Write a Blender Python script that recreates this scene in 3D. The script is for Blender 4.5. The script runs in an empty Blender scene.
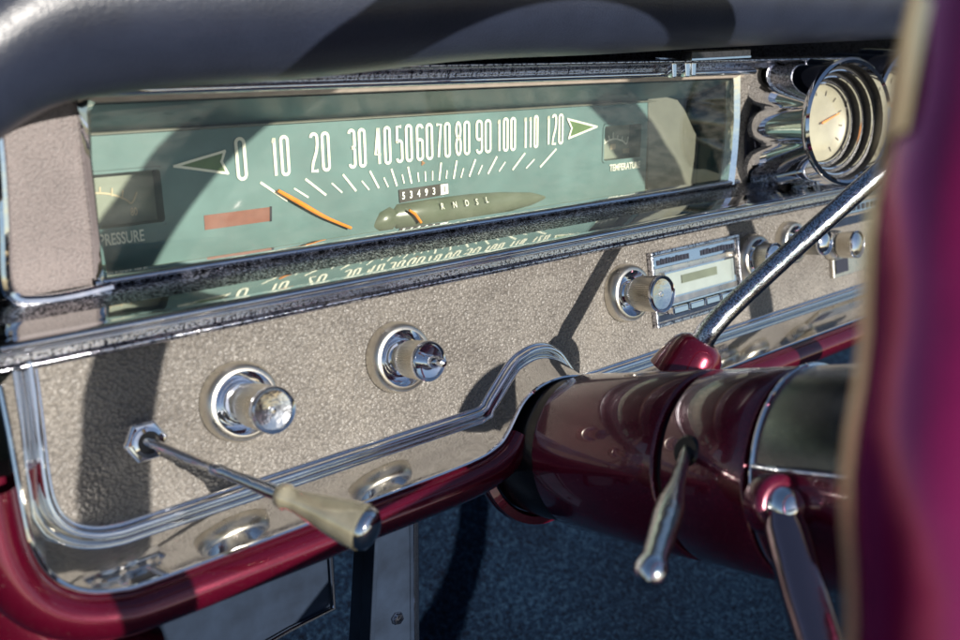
import bpy, bmesh, math, random
from mathutils import Vector, Matrix
random.seed(7)
S = bpy.context.scene
# ---------------------------------------------------------------- camera
F = 908.0
CX = Vector((0.7630375, -0.64632399, -0.00625038))     # camera right
CDN = Vector((-0.18735296, -0.21190951, -0.95916278))  # camera down
CF = Vector((0.6186054, 0.73304819, -0.28278561))      # camera forward
CAM = Vector((0, -0.35, 0))
cd = bpy.data.cameras.new('camera'); cam = bpy.data.objects.new('camera', cd)
S.collection.objects.link(cam); S.camera = cam
m = Matrix(((CX.x, -CDN.x, -CF.x, CAM.x), (CX.y, -CDN.y, -CF.y, CAM.y), (CX.z, -CDN.z, -CF.z, CAM.z), (0, 0, 0, 1)))
cam.matrix_world = Matrix.Rotation(math.radians(-16), 4, 'X') @ m
cd.sensor_width = 36; cd.lens = 36 * F / 960
cd.clip_start = 0.005; cd.clip_end = 100
cd.dof.use_dof = True; cd.dof.focus_distance = 0.47; cd.dof.aperture_fstop = 9.0
# ---------------------------------------------------------------- light
LEAN = Matrix.Rotation(math.radians(-16), 4, 'X')          # the whole dash leans back by this much
SUN = (LEAN.to_3x3() @ Vector((0.055, -1.0, 0.240))).normalized()
w = bpy.data.worlds.new('World'); S.world = w; w.use_nodes = True
wn = w.node_tree.nodes; wl = w.node_tree.links
bg = wn['Background']; sky = wn.new('ShaderNodeTexSky'); sky.sky_type = 'NISHITA'; sky.sun_disc = False
sky.sun_elevation = math.asin(SUN.z); sky.sun_rotation = math.atan2(SUN.x, SUN.y)
sky.air_density = 1.0; sky.dust_density = 0.4; sky.ozone_density = 1.5
wl.new(sky.outputs[0], bg.inputs[0]); bg.inputs[1].default_value = 0.058
sd = bpy.data.lights.new('sun', 'SUN'); sd.energy = 5.0; sd.angle = math.radians(0.5); sd.color = (1, 0.94, 0.85)
so = bpy.data.objects.new('sun', sd); S.collection.objects.link(so)
so.rotation_euler = SUN.to_track_quat('Z', 'Y').to_euler()
S.view_settings.view_transform = 'Standard'; S.view_settings.look = 'None'
S.view_settings.exposure = 0.62; S.view_settings.gamma = 1
S.cycles.max_bounces = 10; S.cycles.glossy_bounces = 6; S.cycles.transparent_max_bounces = 12
# ---------------------------------------------------------------- frames of reference
TP = 10 * math.pi / 180
T0 = Vector((0, -0.014, -0.1068))
PN = Vector((0, -math.cos(TP), math.sin(TP)))       # normal of the lower panel, to the driver
PD = Vector((0, -math.sin(TP), -math.cos(TP)))      # down along the lower panel
X = Vector((1, 0, 0)); Yv = Vector((0, 1, 0)); Zv = Vector((0, 0, 1))
def LP(u, v, h=0): return T0 + X * u + PD * v + PN * h
def ray(px, py): return CX * ((px - 480) / F) + CDN * ((py - 320) / F) + CF
def onY(px, py, Y=0.0):
    r = ray(px, py); return CAM + r * ((Y - CAM.y) / r.y)
def onpl(px, py, P, n):
    r = ray(px, py); return CAM + r * ((P - CAM).dot(n) / r.dot(n))
def onL(px, py, h=0): return onpl(px, py, T0 + PN * h, PN)
# ---------------------------------------------------------------- object helpers
def link(o, parent=None):
    S.collection.objects.link(o)
    if parent: o.parent = parent
    return o
def tag(o, label, cat=None, group=None, kind=None):
    if label: o['label'] = label
    if cat: o['category'] = cat
    if group: o['group'] = group
    if kind: o['kind'] = kind
    return o
def root(name, loc, label, cat, group=None):
    o = bpy.data.objects.new(name, None); o.empty_display_size = 0.01; o.location = loc
    link(o); return tag(o, label, cat, group)
class MB:
    """collects shapes in world coordinates, links them as one mesh object"""
    def __init__(s): s.v = []; s.f = []; s.mi = []; s.cur = 0
    def add(s, vs, fs):
        b = len(s.v); s.v += [Vector(q) for q in vs]; s.f += [[i + b for i in f] for f in fs]; s.mi += [s.cur] * len(fs)
    def loft(s, secs, closed=False, caps=False):
        n = len(secs[0]); vs = [q for sec in secs for q in sec]; fs = []
        for i in range(len(secs) - 1):
            for j in range(n if closed else n - 1):
                k = (j + 1) % n
                fs.append([i * n + j, i * n + k, (i + 1) * n + k, (i + 1) * n + j])
        if caps:
            fs.append(list(range(n))[::-1]); fs.append([(len(secs) - 1) * n + j for j in range(n)])
        s.add(vs, fs)
    def tube(s, path, rad, seg=20, caps=True, squash=None):
        path = [Vector(p) for p in path]
        if not isinstance(rad, (list, tuple)): rad = [rad] * len(path)
        secs = []; up = None
        for i, p in enumerate(path):
            t = (path[min(i + 1, len(path) - 1)] - path[max(i - 1, 0)]).normalized()
            if up is None: up = t.orthogonal().normalized()
            up = (up - t * up.dot(t)).normalized(); sd_ = t.cross(up)
            secs.append([p + (up * math.cos(a) + sd_ * math.sin(a)) * rad[i] for a in [2 * math.pi * k / seg for k in range(seg)]])
        s.loft(secs, True, caps)
    def lathe(s, prof, O, ax, seg=48, mod=None, ref=None, a0=0, a1=2 * math.pi, caps=False):
        ax = Vector(ax).normalized(); e1 = (ref - ax * ref.dot(ax)).normalized() if ref is not None else ax.orthogonal().normalized()
        e2 = ax.cross(e1); full = abs(a1 - a0 - 2 * math.pi) < 1e-6
        n = seg if full else seg + 1; secs = []
        for (r, h) in prof:
            sec = []
            for k in range(n):
                a = a0 + (a1 - a0) * k / seg
                rr, hh = (r, h) if mod is None else mod(r, h, a)
                sec.append(O + ax * hh + (e1 * math.cos(a) + e2 * math.sin(a)) * rr)
            secs.append(sec)
        s.loft(secs, full, caps)
    def prism(s, pts, d):
        """polygon (list of points) extruded by vector d"""
        n = len(pts); vs = [Vector(p) for p in pts] + [Vector(p) + d for p in pts]
        fs = [list(range(n)), [n + i for i in range(n)][::-1]] + [[i, i + n, (i + 1) % n + n, (i + 1) % n] for i in range(n)]
        s.add(vs, fs)
    def box(s, O, a, b, c):
        """box from corner O with edge vectors a, b, c"""
        s.prism([O, O + a, O + a + b, O + b], c)
    def build(s, name, mat, parent=None, smooth=True, bevel=0.0, angle=35, seg=2):
        me = bpy.data.meshes.new(name)
        org = Vector((0, 0, 0))
        if parent is not None: org = parent_world(parent)
        elif s.v: org = sum(s.v, Vector()) / len(s.v)
        me.from_pydata([tuple(v - org) for v in s.v], [], s.f)
        mats = mat if isinstance(mat, (list, tuple)) else [mat]
        for q in mats: me.materials.append(q)
        for p, i in zip(me.polygons, s.mi): p.material_index = i
        bm = bmesh.new(); bm.from_mesh(me); bmesh.ops.recalc_face_normals(bm, faces=bm.faces)
        bmesh.ops.triangulate(bm, faces=[f for f in bm.faces if len(f.verts) > 4]); bm.to_mesh(me); bm.free()
        if smooth:
            for p in me.polygons: p.use_smooth = True
            me.set_sharp_from_angle(angle=math.radians(angle))
        o = bpy.data.objects.new(name, me); link(o, parent)
        if parent is None: o.location = org
        if bevel:
            md = o.modifiers.new('bevel', 'BEVEL'); md.width = bevel; md.segments = seg; md.limit_method = 'ANGLE'; md.angle_limit = math.radians(40)
        return o
def parent_world(p):
    v = Vector(p.location)
    while p.parent: p = p.parent; v += Vector(p.location)
    return v
def profile(pts, x0, x1, n=2):
    """(Y, Z) profile swept along X"""
    b = MB(); b.loft([[Vector((x0 + (x1 - x0) * i / (n - 1), y, z)) for (y, z) in pts] for i in range(n)]); return b
def smoothpath(pts, n=6, closed=False):
    out = []; P = [Vector(p) for p in pts]; N = len(P)
    for i in range(N if closed else N - 1):
        if closed: p0, p1, p2, p3 = P[(i - 1) % N], P[i], P[(i + 1) % N], P[(i + 2) % N]
        else: p0, p1, p2, p3 = P[max(i - 1, 0)], P[i], P[i + 1], P[min(i + 2, N - 1)]
        for k in range(n):
            t = k / n
            out.append(0.5 * ((2 * p1) + (p2 - p0) * t + (2 * p0 - 5 * p1 + 4 * p2 - p3) * t * t + (3 * p1 - p0 - 3 * p2 + p3) * t ** 3))
    if not closed: out.append(P[-1])
    return out
# ---------------------------------------------------------------- materials
def newmat(name):
    mt = bpy.data.materials.new(name); mt.use_nodes = True
    nt = mt.node_tree; return mt, nt, nt.nodes['Principled BSDF'], nt.nodes.new, nt.links.new
def coords(N, L, scale=(1, 1, 1)):
    tc = N('ShaderNodeTexCoord'); mp = N('ShaderNodeMapping'); mp.inputs['Scale'].default_value = scale
    L(tc.outputs['Object'], mp.inputs[0]); return mp.outputs[0]
def ramp(N, L, src, stops):
    r = N('ShaderNodeValToRGB'); e = r.color_ramp.elements
    while len(e) < len(stops): e.new(0.5)
    for q, (p, c) in zip(e, stops): q.position = p; q.color = (*c, 1) if len(c) == 3 else c
    L(src, r.inputs[0]); return r.outputs[0]
def noise(N, L, co, sc, det=4, rough=0.55):
    n = N('ShaderNodeTexNoise'); n.inputs['Scale'].default_value = sc; n.inputs['Detail'].default_value = det
    n.inputs['Roughness'].default_value = rough; L(co, n.inputs['Vector']); return n.outputs[0]
def bump(N, L, src, dist, strength=1.0, nrm=None):
    b = N('ShaderNodeBump'); b.inputs['Distance'].default_value = dist; b.inputs['Strength'].default_value = strength
    L(src, b.inputs['Height'])
    if nrm: L(nrm, b.inputs['Normal'])
    return b.outputs[0]
def leather(name, c, dark, rough=0.5, cell=900, dep=0.00025, spec=0.5, stretch=(1, 1, 1)):
    mt, nt, P, N, L = newmat(name)
    co = coords(N, L, stretch)
    v = N('ShaderNodeTexVoronoi'); v.feature = 'SMOOTH_F1'; v.inputs['Scale'].default_value = cell; v.inputs['Smoothness'].default_value = 0.5
    nz = N('ShaderNodeTexNoise'); nz.inputs['Scale'].default_value = cell * 0.5; L(co, nz.inputs[0])
    mx = N('ShaderNodeMixRGB'); mx.inputs[0].default_value = 0.0012; L(co, mx.inputs[1]); L(nz.outputs[1], mx.inputs[2]); L(mx.outputs[0], v.inputs['Vector'])
    big = noise(N, L, co, 25, 4)
    inv = N('ShaderNodeMath'); inv.operation = 'SUBTRACT'; inv.inputs[0].default_value = 1; L(v.outputs['Distance'], inv.inputs[1])
    col = ramp(N, L, inv.outputs[0], [(0.25, dark), (0.6, c)])
    ov = N('ShaderNodeMixRGB'); ov.blend_type = 'MULTIPLY'; ov.inputs[0].default_value = 1
    L(col, ov.inputs[1]); L(ramp(N, L, big, [(0.32, (0.74, 0.73, 0.73)), (0.55, (0.95, 0.95, 0.95)), (0.72, (1.05, 1.04, 1.02))]), ov.inputs[2]); L(ov.outputs[0], P.inputs['Base Color'])
    fine = noise(N, L, co, cell * 2.2, 3)
    nb = bump(N, L, fine, dep * 0.25, 0.5)
    L(bump(N, L, inv.outputs[0], dep, 1.0, nb), P.inputs['Normal'])
    P.inputs['Roughness'].default_value = rough; P.inputs['Specular IOR Level'].default_value = spec
    return mt
def chrome(name, c=(0.86, 0.87, 0.9), rough=0.05, wave=0.00002, wsc=60, pit=0.0, pitsc=900, dirt=(0.05, 0.05, 0.07)):
    mt, nt, P, N, L = newmat(name)
    co = coords(N, L)
    P.inputs['Metallic'].default_value = 1; P.inputs['Base Color'].default_value = (*c, 1); P.inputs['Roughness'].default_value = rough
    n1 = noise(N, L, co, wsc, 3); nb = bump(N, L, n1, wave * 40, 0.25)
    rr = N('ShaderNodeMapRange'); L(noise(N, L, co, 140, 5), rr.inputs[0]); rr.inputs['To Min'].default_value = rough * 0.6; rr.inputs['To Max'].default_value = rough * 1.5 + 0.01
    L(rr.outputs[0], P.inputs['Roughness'])
    if pit > 0:
        n2 = noise(N, L, co, pitsc, 4, 0.7)
        msk = ramp(N, L, n2, [(0.28 + pit * 0.18, (1, 1, 1)), (0.34 + pit * 0.22, (0, 0, 0))])
        mx = N('ShaderNodeMixRGB'); L(msk, mx.inputs[0]); mx.inputs[1].default_value = (*c, 1); mx.inputs[2].default_value = (*dirt, 1)
        L(mx.outputs[0], P.inputs['Base Color']); nb = bump(N, L, n2, 0.0003, 0.15 + 0.45 * min(1, pit), nb)
    else:
        n2 = noise(N, L, co, 1600, 2, 0.5)
        msk = ramp(N, L, n2, [(0.26, (0.25, 0.22, 0.2)), (0.33, c)])
        L(msk, P.inputs['Base Color'])
    L(nb, P.inputs['Normal'])
    return mt
def paint(name, c, metallic=0.35, rough=0.28, flake=0.5, dark=None):
    mt, nt, P, N, L = newmat(name)
    co = coords(N, L)
    v = N('ShaderNodeTexVoronoi'); v.inputs['Scale'].default_value = 2600; L(co, v.inputs['Vector'])
    hs = ramp(N, L, v.outputs['Distance'], [(0.0, tuple(min(1, q * 1.5 + 0.01) for q in c)), (0.5, c)])
    big = noise(N, L, co, 40, 5)
    ov = N('ShaderNodeMixRGB'); ov.blend_type = 'MULTIPLY'; ov.inputs[0].default_value = 1
    L(hs, ov.inputs[1]); L(ramp(N, L, big, [(0.3, (0.75, 0.75, 0.75)), (0.7, (1, 1, 1))]), ov.inputs[2]); ds = N('ShaderNodeMixRGB'); L(ramp(N, L, noise(N, L, co, 1900, 2, 0.5), [(0.70, (0, 0, 0)), (0.76, (0.5, 0.5, 0.5))]), ds.inputs[0]); L(ov.outputs[0], ds.inputs[1]); ds.inputs[2].default_value = (0.5, 0.45, 0.4, 1); L(ds.outputs[0], P.inputs['Base Color'])
    P.inputs['Metallic'].default_value = metallic; P.inputs['Roughness'].default_value = rough
    P.inputs['Coat Weight'].default_value = 1.0; L(ramp(N, L, noise(N, L, co, 55, 8, 0.75), [(0.45, (0.01, 0.01, 0.01)), (0.75, (0.08, 0.08, 0.08))]), P.inputs['Coat Roughness'])
    nb = bump(N, L, v.outputs['Color'], 0.00006, flake * 0.25); L(nb, P.inputs['Normal'])
    L(bump(N, L, noise(N, L, co, 90, 3), 0.0003, 0.10), P.inputs['Coat Normal'])
    return mt
def flat(name, c, rough=0.5, metallic=0.0, var=0.12, sc=180, spec=0.5, bd=0.00005, alpha=None, coat=0):
    mt, nt, P, N, L = newmat(name)
    co = coords(N, L); n1 = noise(N, L, co, sc, 5)
    lo = tuple(q * (1 - var) for q in c); hi = tuple(min(1, q * (1 + var)) for q in c)
    L(ramp(N, L, n1, [(0.3, lo), (0.7, hi)]), P.inputs['Base Color'])
    P.inputs['Roughness'].default_value = rough; P.inputs['Metallic'].default_value = metallic; P.inputs['Specular IOR Level'].default_value = spec
    P.inputs['Coat Weight'].default_value = coat
    L(bump(N, L, noise(N, L, co, sc * 8, 3), bd, 0.6), P.inputs['Normal'])
    return mt
def clear(name, tint=(1, 1, 1), gl=0.05, rough=0.02, dust=0.03):
    mt, nt, P, N, L = newmat(name); nt.nodes.remove(P)
    out = nt.nodes['Material Output']; tr = N('ShaderNodeBsdfTransparent'); tr.inputs[0].default_value = (*tint, 1)
    g = N('ShaderNodeBsdfGlossy'); g.inputs['Roughness'].default_value = rough
    fr = N('ShaderNodeLayerWeight'); fr.inputs[0].default_value = 0.2
    m1 = N('ShaderNodeMixShader'); mr = N('ShaderNodeMapRange'); L(fr.outputs['Facing'], mr.inputs[0]); mr.inputs['To Min'].default_value = gl; mr.inputs['To Max'].default_value = 0.5
    mr.inputs['From Min'].default_value = 0.1; L(mr.outputs[0], m1.inputs[0]); L(tr.outputs[0], m1.inputs[1]); L(g.outputs[0], m1.inputs[2])
    d = N('ShaderNodeBsdfDiffuse'); d.inputs[0].default_value = (0.7, 0.66, 0.6, 1)
    co = coords(N, L, (1, 1, 3)); dm = ramp(N, L, noise(N, L, co, 70, 8, 0.7), [(0.35, (0, 0, 0)), (0.8, (dust * 2, dust * 2, dust * 2))])
    m2 = N('ShaderNodeMixShader'); L(dm, m2.inputs[0]); L(m1.outputs[0], m2.inputs[1]); L(d.outputs[0], m2.inputs[2]); L(m2.outputs[0], out.inputs[0])
    return mt
M = dict(
    leather=leather('tan_leather', (0.190, 0.174, 0.155), (0.120, 0.110, 0.098), 0.40, 660, 0.0010, 0.5, (1, 1, 1.3)),
    leather2=leather('grey_brown_leather', (0.17, 0.14, 0.135), (0.12, 0.10, 0.097), 0.5, 1300, 0.00015),
    pad=leather('pad_vinyl', (0.020, 0.026, 0.046), (0.017, 0.022, 0.040), 0.33, 1300, 0.00009, 0.5),
    chrome=chrome('chrome', rough=0.04, wave=0.00001),
    chromew=chrome('wavy_chrome', rough=0.05, wave=0.00004, wsc=45),
    flange=chrome('polished_flange', (0.78, 0.77, 0.75), rough=0.06, wave=0.000012, wsc=25),
    pitted=chrome('pitted_chrome', (0.62, 0.62, 0.66), rough=0.16, pit=1.05, pitsc=900, dirt=(0.015, 0.015, 0.02)),
    pitted2=chrome('lightly_pitted_chrome', (0.7, 0.7, 0.76), rough=0.14, pit=0.75, pitsc=700),
    lever=chrome('lever_chrome', (0.8, 0.81, 0.85), rough=0.07, pit=0.85, pitsc=1200, dirt=(0.12, 0.12, 0.14)),
    satin=chrome('satin_metal', (0.72, 0.68, 0.6), rough=0.28, wave=0.00001),
    brushed=chrome('brushed_cap', (0.78, 0.77, 0.75), rough=0.13, wave=0.00003, wsc=200),
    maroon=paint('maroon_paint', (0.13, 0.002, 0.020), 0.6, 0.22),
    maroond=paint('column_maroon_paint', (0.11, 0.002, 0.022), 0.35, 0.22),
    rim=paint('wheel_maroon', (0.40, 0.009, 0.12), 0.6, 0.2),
    darkchrome=chrome('smoked_chrome', (0.16, 0.165, 0.165), rough=0.14, pit=0.25, pitsc=1100, dirt=(0.4, 0.4, 0.4)),
    endplate=flat('grey_olive_end_plate', (0.10, 0.10, 0.07), 0.6, 0, 0.3, 40),
    ledge=chrome('worn_ledge_chrome', (0.62, 0.62, 0.62), rough=0.05, wave=0.00001, wsc=60),
    mauve=chrome('mauve_chrome', (0.40, 0.28, 0.30), rough=0.12, wave=0.00003, wsc=60),
    black=flat('black_rubber', (0.006, 0.006, 0.008), 0.25),
    blackg=flat('black_grained_plastic', (0.02, 0.02, 0.022), 0.25, 0, 0.3, 300, 0.5, 0.0003),
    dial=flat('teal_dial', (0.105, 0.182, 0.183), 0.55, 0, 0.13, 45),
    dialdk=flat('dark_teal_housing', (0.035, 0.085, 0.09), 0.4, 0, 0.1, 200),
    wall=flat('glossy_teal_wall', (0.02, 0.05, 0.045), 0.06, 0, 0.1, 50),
    taupe=flat('taupe_reflection_and_ridge', (0.13, 0.13, 0.105), 0.5, 0, 0.10, 80),
    cream=flat('cream_print', (0.85, 0.83, 0.72), 0.6, 0, 0.03),
    creamdk=flat('faded_cream_print', (0.55, 0.45, 0.30), 0.6),
    arrow=flat('green_arrow', (0.10, 0.17, 0.06), 0.5),
    red=flat('faded_red_window', (0.22, 0.085, 0.06), 0.45),
    orange=flat('orange_needle', (0.85, 0.27, 0.03), 0.4),
    olive=flat('olive_cover', (0.125, 0.145, 0.105), 0.3, 0, 0.15, 60),
    gauge=flat('gauge_face', (0.22, 0.245, 0.20), 0.5, 0, 0.1, 150),
    gaugebox=flat('gauge_recess', (0.05, 0.08, 0.075), 0.4),
    odo=flat('odometer_drum', (0.05, 0.045, 0.04), 0.5),
    white=flat('white_print', (0.9, 0.9, 0.86), 0.5),
    rust=flat('rust_spot', (0.3, 0.16, 0.08), 0.8, 0, 0.4, 900),
    beige=flat('beige_trim', (0.40, 0.34, 0.28), 0.4),
    ivory=flat('ivory_acrylic', (0.58, 0.53, 0.38), 0.14, 0.3, 0.2, 120, 0.6, 0.00002, None, 0.8),
    rimreflect=flat('tan_rim_reflection', (1.0, 0.66, 0.42), 0.35, 0.85, 0.1, 100),  # tan tint is the lit dash reflected in the rim, put into colour
    navy=flat('navy_void', (0.01, 0.012, 0.025), 0.5),
    bracket=flat('grey_blue_painted_metal', (0.014, 0.023, 0.042), 0.7, 0.0, 0.3, 60, 0.15),
    radioglass=flat('radio_dial_glass', (0.27, 0.31, 0.29), 0.1, 0, 0.05, 100, 0.6),
    dark=flat('dark_interior', (0.015, 0.015, 0.018), 0.7),
    podface=flat('pod_face', (0.36, 0.355, 0.29), 0.35, 0, 0.15, 60),
    lens=clear('clear_lens', (0.97, 0.98, 0.95), 0.02, 0.02, 0.016),
    dome=clear('pod_glass', (0.98, 0.96, 0.9), 0.08, 0.02, 0.03),
    amber=flat('amber_pointer', (0.9, 0.35, 0.08), 0.4),
)
_iv = M['ivory'].node_tree.nodes['Principled BSDF']; _iv.inputs['Subsurface Weight'].default_value = 0.0; _iv.inputs['Transmission Weight'].default_value = 0.45
def carpet():
    mt, nt, P, N, L = newmat('blue_carpet')
    co = coords(N, L)
    a = noise(N, L, co, 240, 6, 0.7); b = noise(N, L, co, 9, 3)
    c1 = ramp(N, L, a, [(0.34, (0.0015, 0.004, 0.012)), (0.5, (0.004, 0.015, 0.038)), (0.7, (0.022, 0.052, 0.095))])
    ov = N('ShaderNodeMixRGB'); ov.blend_type = 'MULTIPLY'; ov.inputs[0].default_value = 1
    L(c1, ov.inputs[1]); L(ramp(N, L, b, [(0.3, (0.6, 0.6, 0.65)), (0.7, (1.1, 1.1, 1.1))]), ov.inputs[2]); L(ov.outputs[0], P.inputs['Base Color'])
    P.inputs['Roughness'].default_value = 0.95; P.inputs['Specular IOR Level'].default_value = 0.1
    L(bump(N, L, a, 0.006, 1.0), P.inputs['Normal']); return mt
M['carpet'] = carpet()

# ================================================================ SETTING: floor
b = MB(); nn = 30
secs = []
for (y, z) in [(-1.3, -0.50), (-0.05, -0.50), (0.08, -0.485), (0.16, -0.44), (0.42, -0.17), (0.5, 0.0)]:
    secs.append([Vector((-0.7 + 2.6 * i / nn, y, z)) for i in range(nn + 1)])
b.loft(secs); fl = b.build('floor', M['carpet']); tag(fl, 'blue cut pile carpet on the floor and toe board', None, None, 'structure')
del fl['label']
tag(fl, 'blue cut pile carpet on the floor and toe board')

# ================================================================ DASH PAD (padded top)
pad = root('dash_pad', (0.4, -0.03, 0.03), 'long dark padded vinyl roll overhanging the top of the instrument panel', 'dash pad')
YE = -0.035
edge = [(-160, 330), (-90, 235), (-40, 175), (0, 140), (30, 119), (65, 103), (120, 93), (190, 86), (265, 81), (300, 79), (370, 71), (480, 59), (600, 54), (700, 48), (820, 42), (930, 37), (1050, 31), (1150, 27)]
secs = []
for (px, py) in edge:
    e = onY(px, py, YE); s_ = 1.0
    pr = [(0.018, 0.004), (0.008, 0.0005), (0, 0), (-0.010, 0.004), (-0.019, 0.013), (-0.024, 0.026), (-0.022, 0.040), (-0.012, 0.053), (0.005, 0.060), (0.03, 0.064), (0.10, 0.070), (0.25, 0.07)]
    secs.append([Vector((e.x, e.y + y, e.z + z)) for (y, z) in smoothpath([Vector((y, z, 0)) for y, z in pr], 3) for y, z in [(y, z)]] if False else
                [Vector((e.x, e.y + q.x, e.z + q.y)) for q in smoothpath([Vector((y, z, 0)) for y, z in pr], 3)])
n = len(secs[0])
sm = []
cols = [smoothpath([s[j] for s in secs], 4) for j in range(n)]
for i in range(len(cols[0])): sm.append([cols[j][i] for j in range(n)])
b = MB(); b.loft(sm); b.build('padded_cover', M['pad'], pad, angle=60)
# chrome hood strips between pad and window (part of the cluster)
# ================================================================ INSTRUMENT CLUSTER
XL, XR = 0.1115, 0.5085        # window opening
ZT, ZB = -0.0168, -0.0808
YD = 0.034                     # dial plane
cl = root('instrument_cluster', (0.31, 0.0, -0.05), 'wide teal strip speedometer in a chrome frame, orange needle near zero', 'instrument cluster')
XE = 1.15                      # far end of the dash
XF = 0.066                     # near (left) end of the trim strips
def z_at(px, py, Y): return onY(px, py, Y).z
# --- upper frame
b = profile([(0.036, ZT - 0.0005), (0.0, ZT), (-0.003, ZT + 0.0006), (-0.0045, ZT + 0.0022)], XL - 0.006, XR + 0.004); b.build('window_lintel', M['beige'], cl)
def beadprof(y, z, r, a0=-90, a1=90, n=8, ry=None):
    ry = ry or r
    return [(y - ry * math.cos(math.radians(a0 + (a1 - a0) * k / n)), z + r * math.sin(math.radians(a0 + (a1 - a0) * k / n))) for k in range(n + 1)]
b = profile(beadprof(-0.0045, ZT + 0.0042, 0.002, ry=0.003), XL - 0.012, XR + 0.012); b.build('upper_chrome_bead', M['chromew'], cl)
b = profile([(-0.004, ZT + 0.0062), (-0.005, ZT + 0.009), (-0.018, ZT + 0.0102)], XL - 0.014, XE); b.build('upper_dark_strip', M['pitted2'], cl)
b = profile([(-0.018, ZT + 0.0102)] + beadprof(-0.018, ZT + 0.0113, 0.0011) + [(0.02, ZT + 0.0126), (0.03, ZT + 0.03)], XL - 0.02, XE); b.build('upper_edge_strip', M['pitted2'], cl)
# --- side frames of the window
def side_frame(px_list, wpx, name, mat, Yf=-0.002, flare=0):
    b = MB(); L_ = [onY(px, py, Yf) for px, py in px_list]; R_ = [onY(px + ww, py, Yf) for (px, py), ww in zip(px_list, wpx)]
    secs = []
    for l, r in zip(L_, R_):
        mid = (l + r) / 2 + Vector((0, -0.0025, 0))
        secs.append([l + Vector((0, 0.006, 0)), l, mid, r, r + Vector((0, 0.02, 0))])
    b.loft(secs); return b.build(name, mat, cl, angle=20)
side_frame([(76, 100), (79, 112), (84, 160), (92, 225), (96, 281)], [20, 11, 8, 7, 12], 'left_window_frame', M['chromew'])
side_frame([(733, 74), (734, 84), (734, 120), (732, 150), (728, 184)], [8, 6, 5, 5, 6], 'right_window_frame', M['chromew'])
# --- lower frame strips (profile read at the window bottom)
zb = ZB
b = profile([(0.006, zb - 0.0022), (0.004, zb)] + beadprof(-0.001, zb - 0.0018, 0.0018, 90, -90, 8, 0.003), XL - 0.008, XR + 0.008); b.build('sill_bead', M['chromew'], cl)
z1 = zb - 0.0036
yp = -0.017; zp = z_at(300, 273, yp)
b = profile([(-0.001, z1), (-0.006, z1 * 0.62 + zp * 0.38), (-0.012, z1 * 0.28 + zp * 0.72), (yp, zp)], XF, XE); b.build('pitted_strip', M['pitted'], cl)
yl = -0.029; zl = z_at(300, 285, yl)
led = []
for k in range(9):
    t = k / 8; led.append((yp + (yl - yp) * t, zp + (zl - zp) * (0.75 * t + 0.25 * t * t)))
b = profile(led, XF, XE); b.build('mirror_ledge', M['ledge'], cl, angle=80)
zq = z_at(300, 300, yl)
hb = (zl - zq) / 2
b = profile(beadprof(yl, zl - hb * 0.66, hb * 0.66, 90, -90, 10, 0.005) + beadprof(yl + 0.001, zq + hb * 0.30, hb * 0.34, 90, -90, 6, 0.003), XF - 0.004, XE); b.build('ledge_bead', M['chromew'], cl, angle=80)
zs = z_at(300, 306, -0.016); zt2 = z_at(300, 313, -0.0145)
b = profile([(yl + 0.001, zq), (-0.0155, zq - 0.0008), (-0.0158, zs)] + beadprof(-0.0158, (zs + zt2) / 2, (zs - zt2) / 2, 90, -90, 8, 0.002) + [(-0.006, zt2 - 0.0006)], XF - 0.002, XE, 2); b.build('beaded_strip', M['pitted2'], cl)
# --- dark body behind the strips
b = MB(); b.box(Vector((XF, 0.06, -0.20)), X * 1.1, Yv * 0.005, Zv * 0.19); b.build('cluster_body', M['dark'], cl, False)
b = profile([(0.004, -0.10), (0.04, -0.10), (0.04, -0.012), (0.0, -0.012)], XF, XL - 0.001); b.build('cluster_end_block', M['dark'], cl, False)
# --- end leather panel at the left of the window
q = [(-14, 40), (78, 98), (84, 160), (91, 225), (96, 284), (20, 297), (8, 290), (4, 250), (2, 180), (-6, 100)]
b = MB(); b.prism([onY(px, py, 0.0) for px, py in q], Vector((0, 0.003, 0))); b.build('end_leather_inset', M['leather2'], cl, False)
b = MB()
pth = [onY(px, py, -0.004) for px, py in [(-8, 90), (0, 160), (4, 230), (6, 280), (16, 299), (40, 301), (70, 297), (112, 287)]]
b.tube(smoothpath(pth, 5), 0.0024, 10); b.build('end_chrome_frame', M['chromew'], cl)
# centre leather behind the pods
b = MB(); b.box(Vector((XR + 0.002, 0.002, ZB - 0.004)), X * 0.6, Yv * 0.003, Zv * 0.078); b.build('centre_leather_inset', M['leather'], cl, False)
# --- dial housing: hood, floor, end walls
zh = z_at(300, 121, YD)
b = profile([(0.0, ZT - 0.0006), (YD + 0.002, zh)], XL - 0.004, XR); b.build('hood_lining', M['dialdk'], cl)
b = profile([(YD - 0.0005, zh + 0.0004), (YD - 0.0022, zh), (YD - 0.0022, zh - 0.0006), (YD, zh - 0.0012)], XL - 0.004, onY(668, 100, YD).x); b.build('dial_top_ridge', M['taupe'], cl)
b = profile([(YD + 0.001, ZB - 0.006), (YD - 0.003, ZB - 0.0085), (YD - 0.010, ZB - 0.0085), (0.002, ZB - 0.0012)], XL - 0.004, XR); b.build('dial_floor', M['olive'], cl)
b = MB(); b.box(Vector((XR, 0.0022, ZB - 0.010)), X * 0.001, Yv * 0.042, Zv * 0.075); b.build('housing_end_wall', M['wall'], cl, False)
b = MB(); b.box(Vector((XL - 0.0055, 0.0022, ZB - 0.010)), X * 0.001, Yv * 0.042, Zv * 0.075); b.build('housing_end_wall', M['wall'], cl, False)
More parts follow.
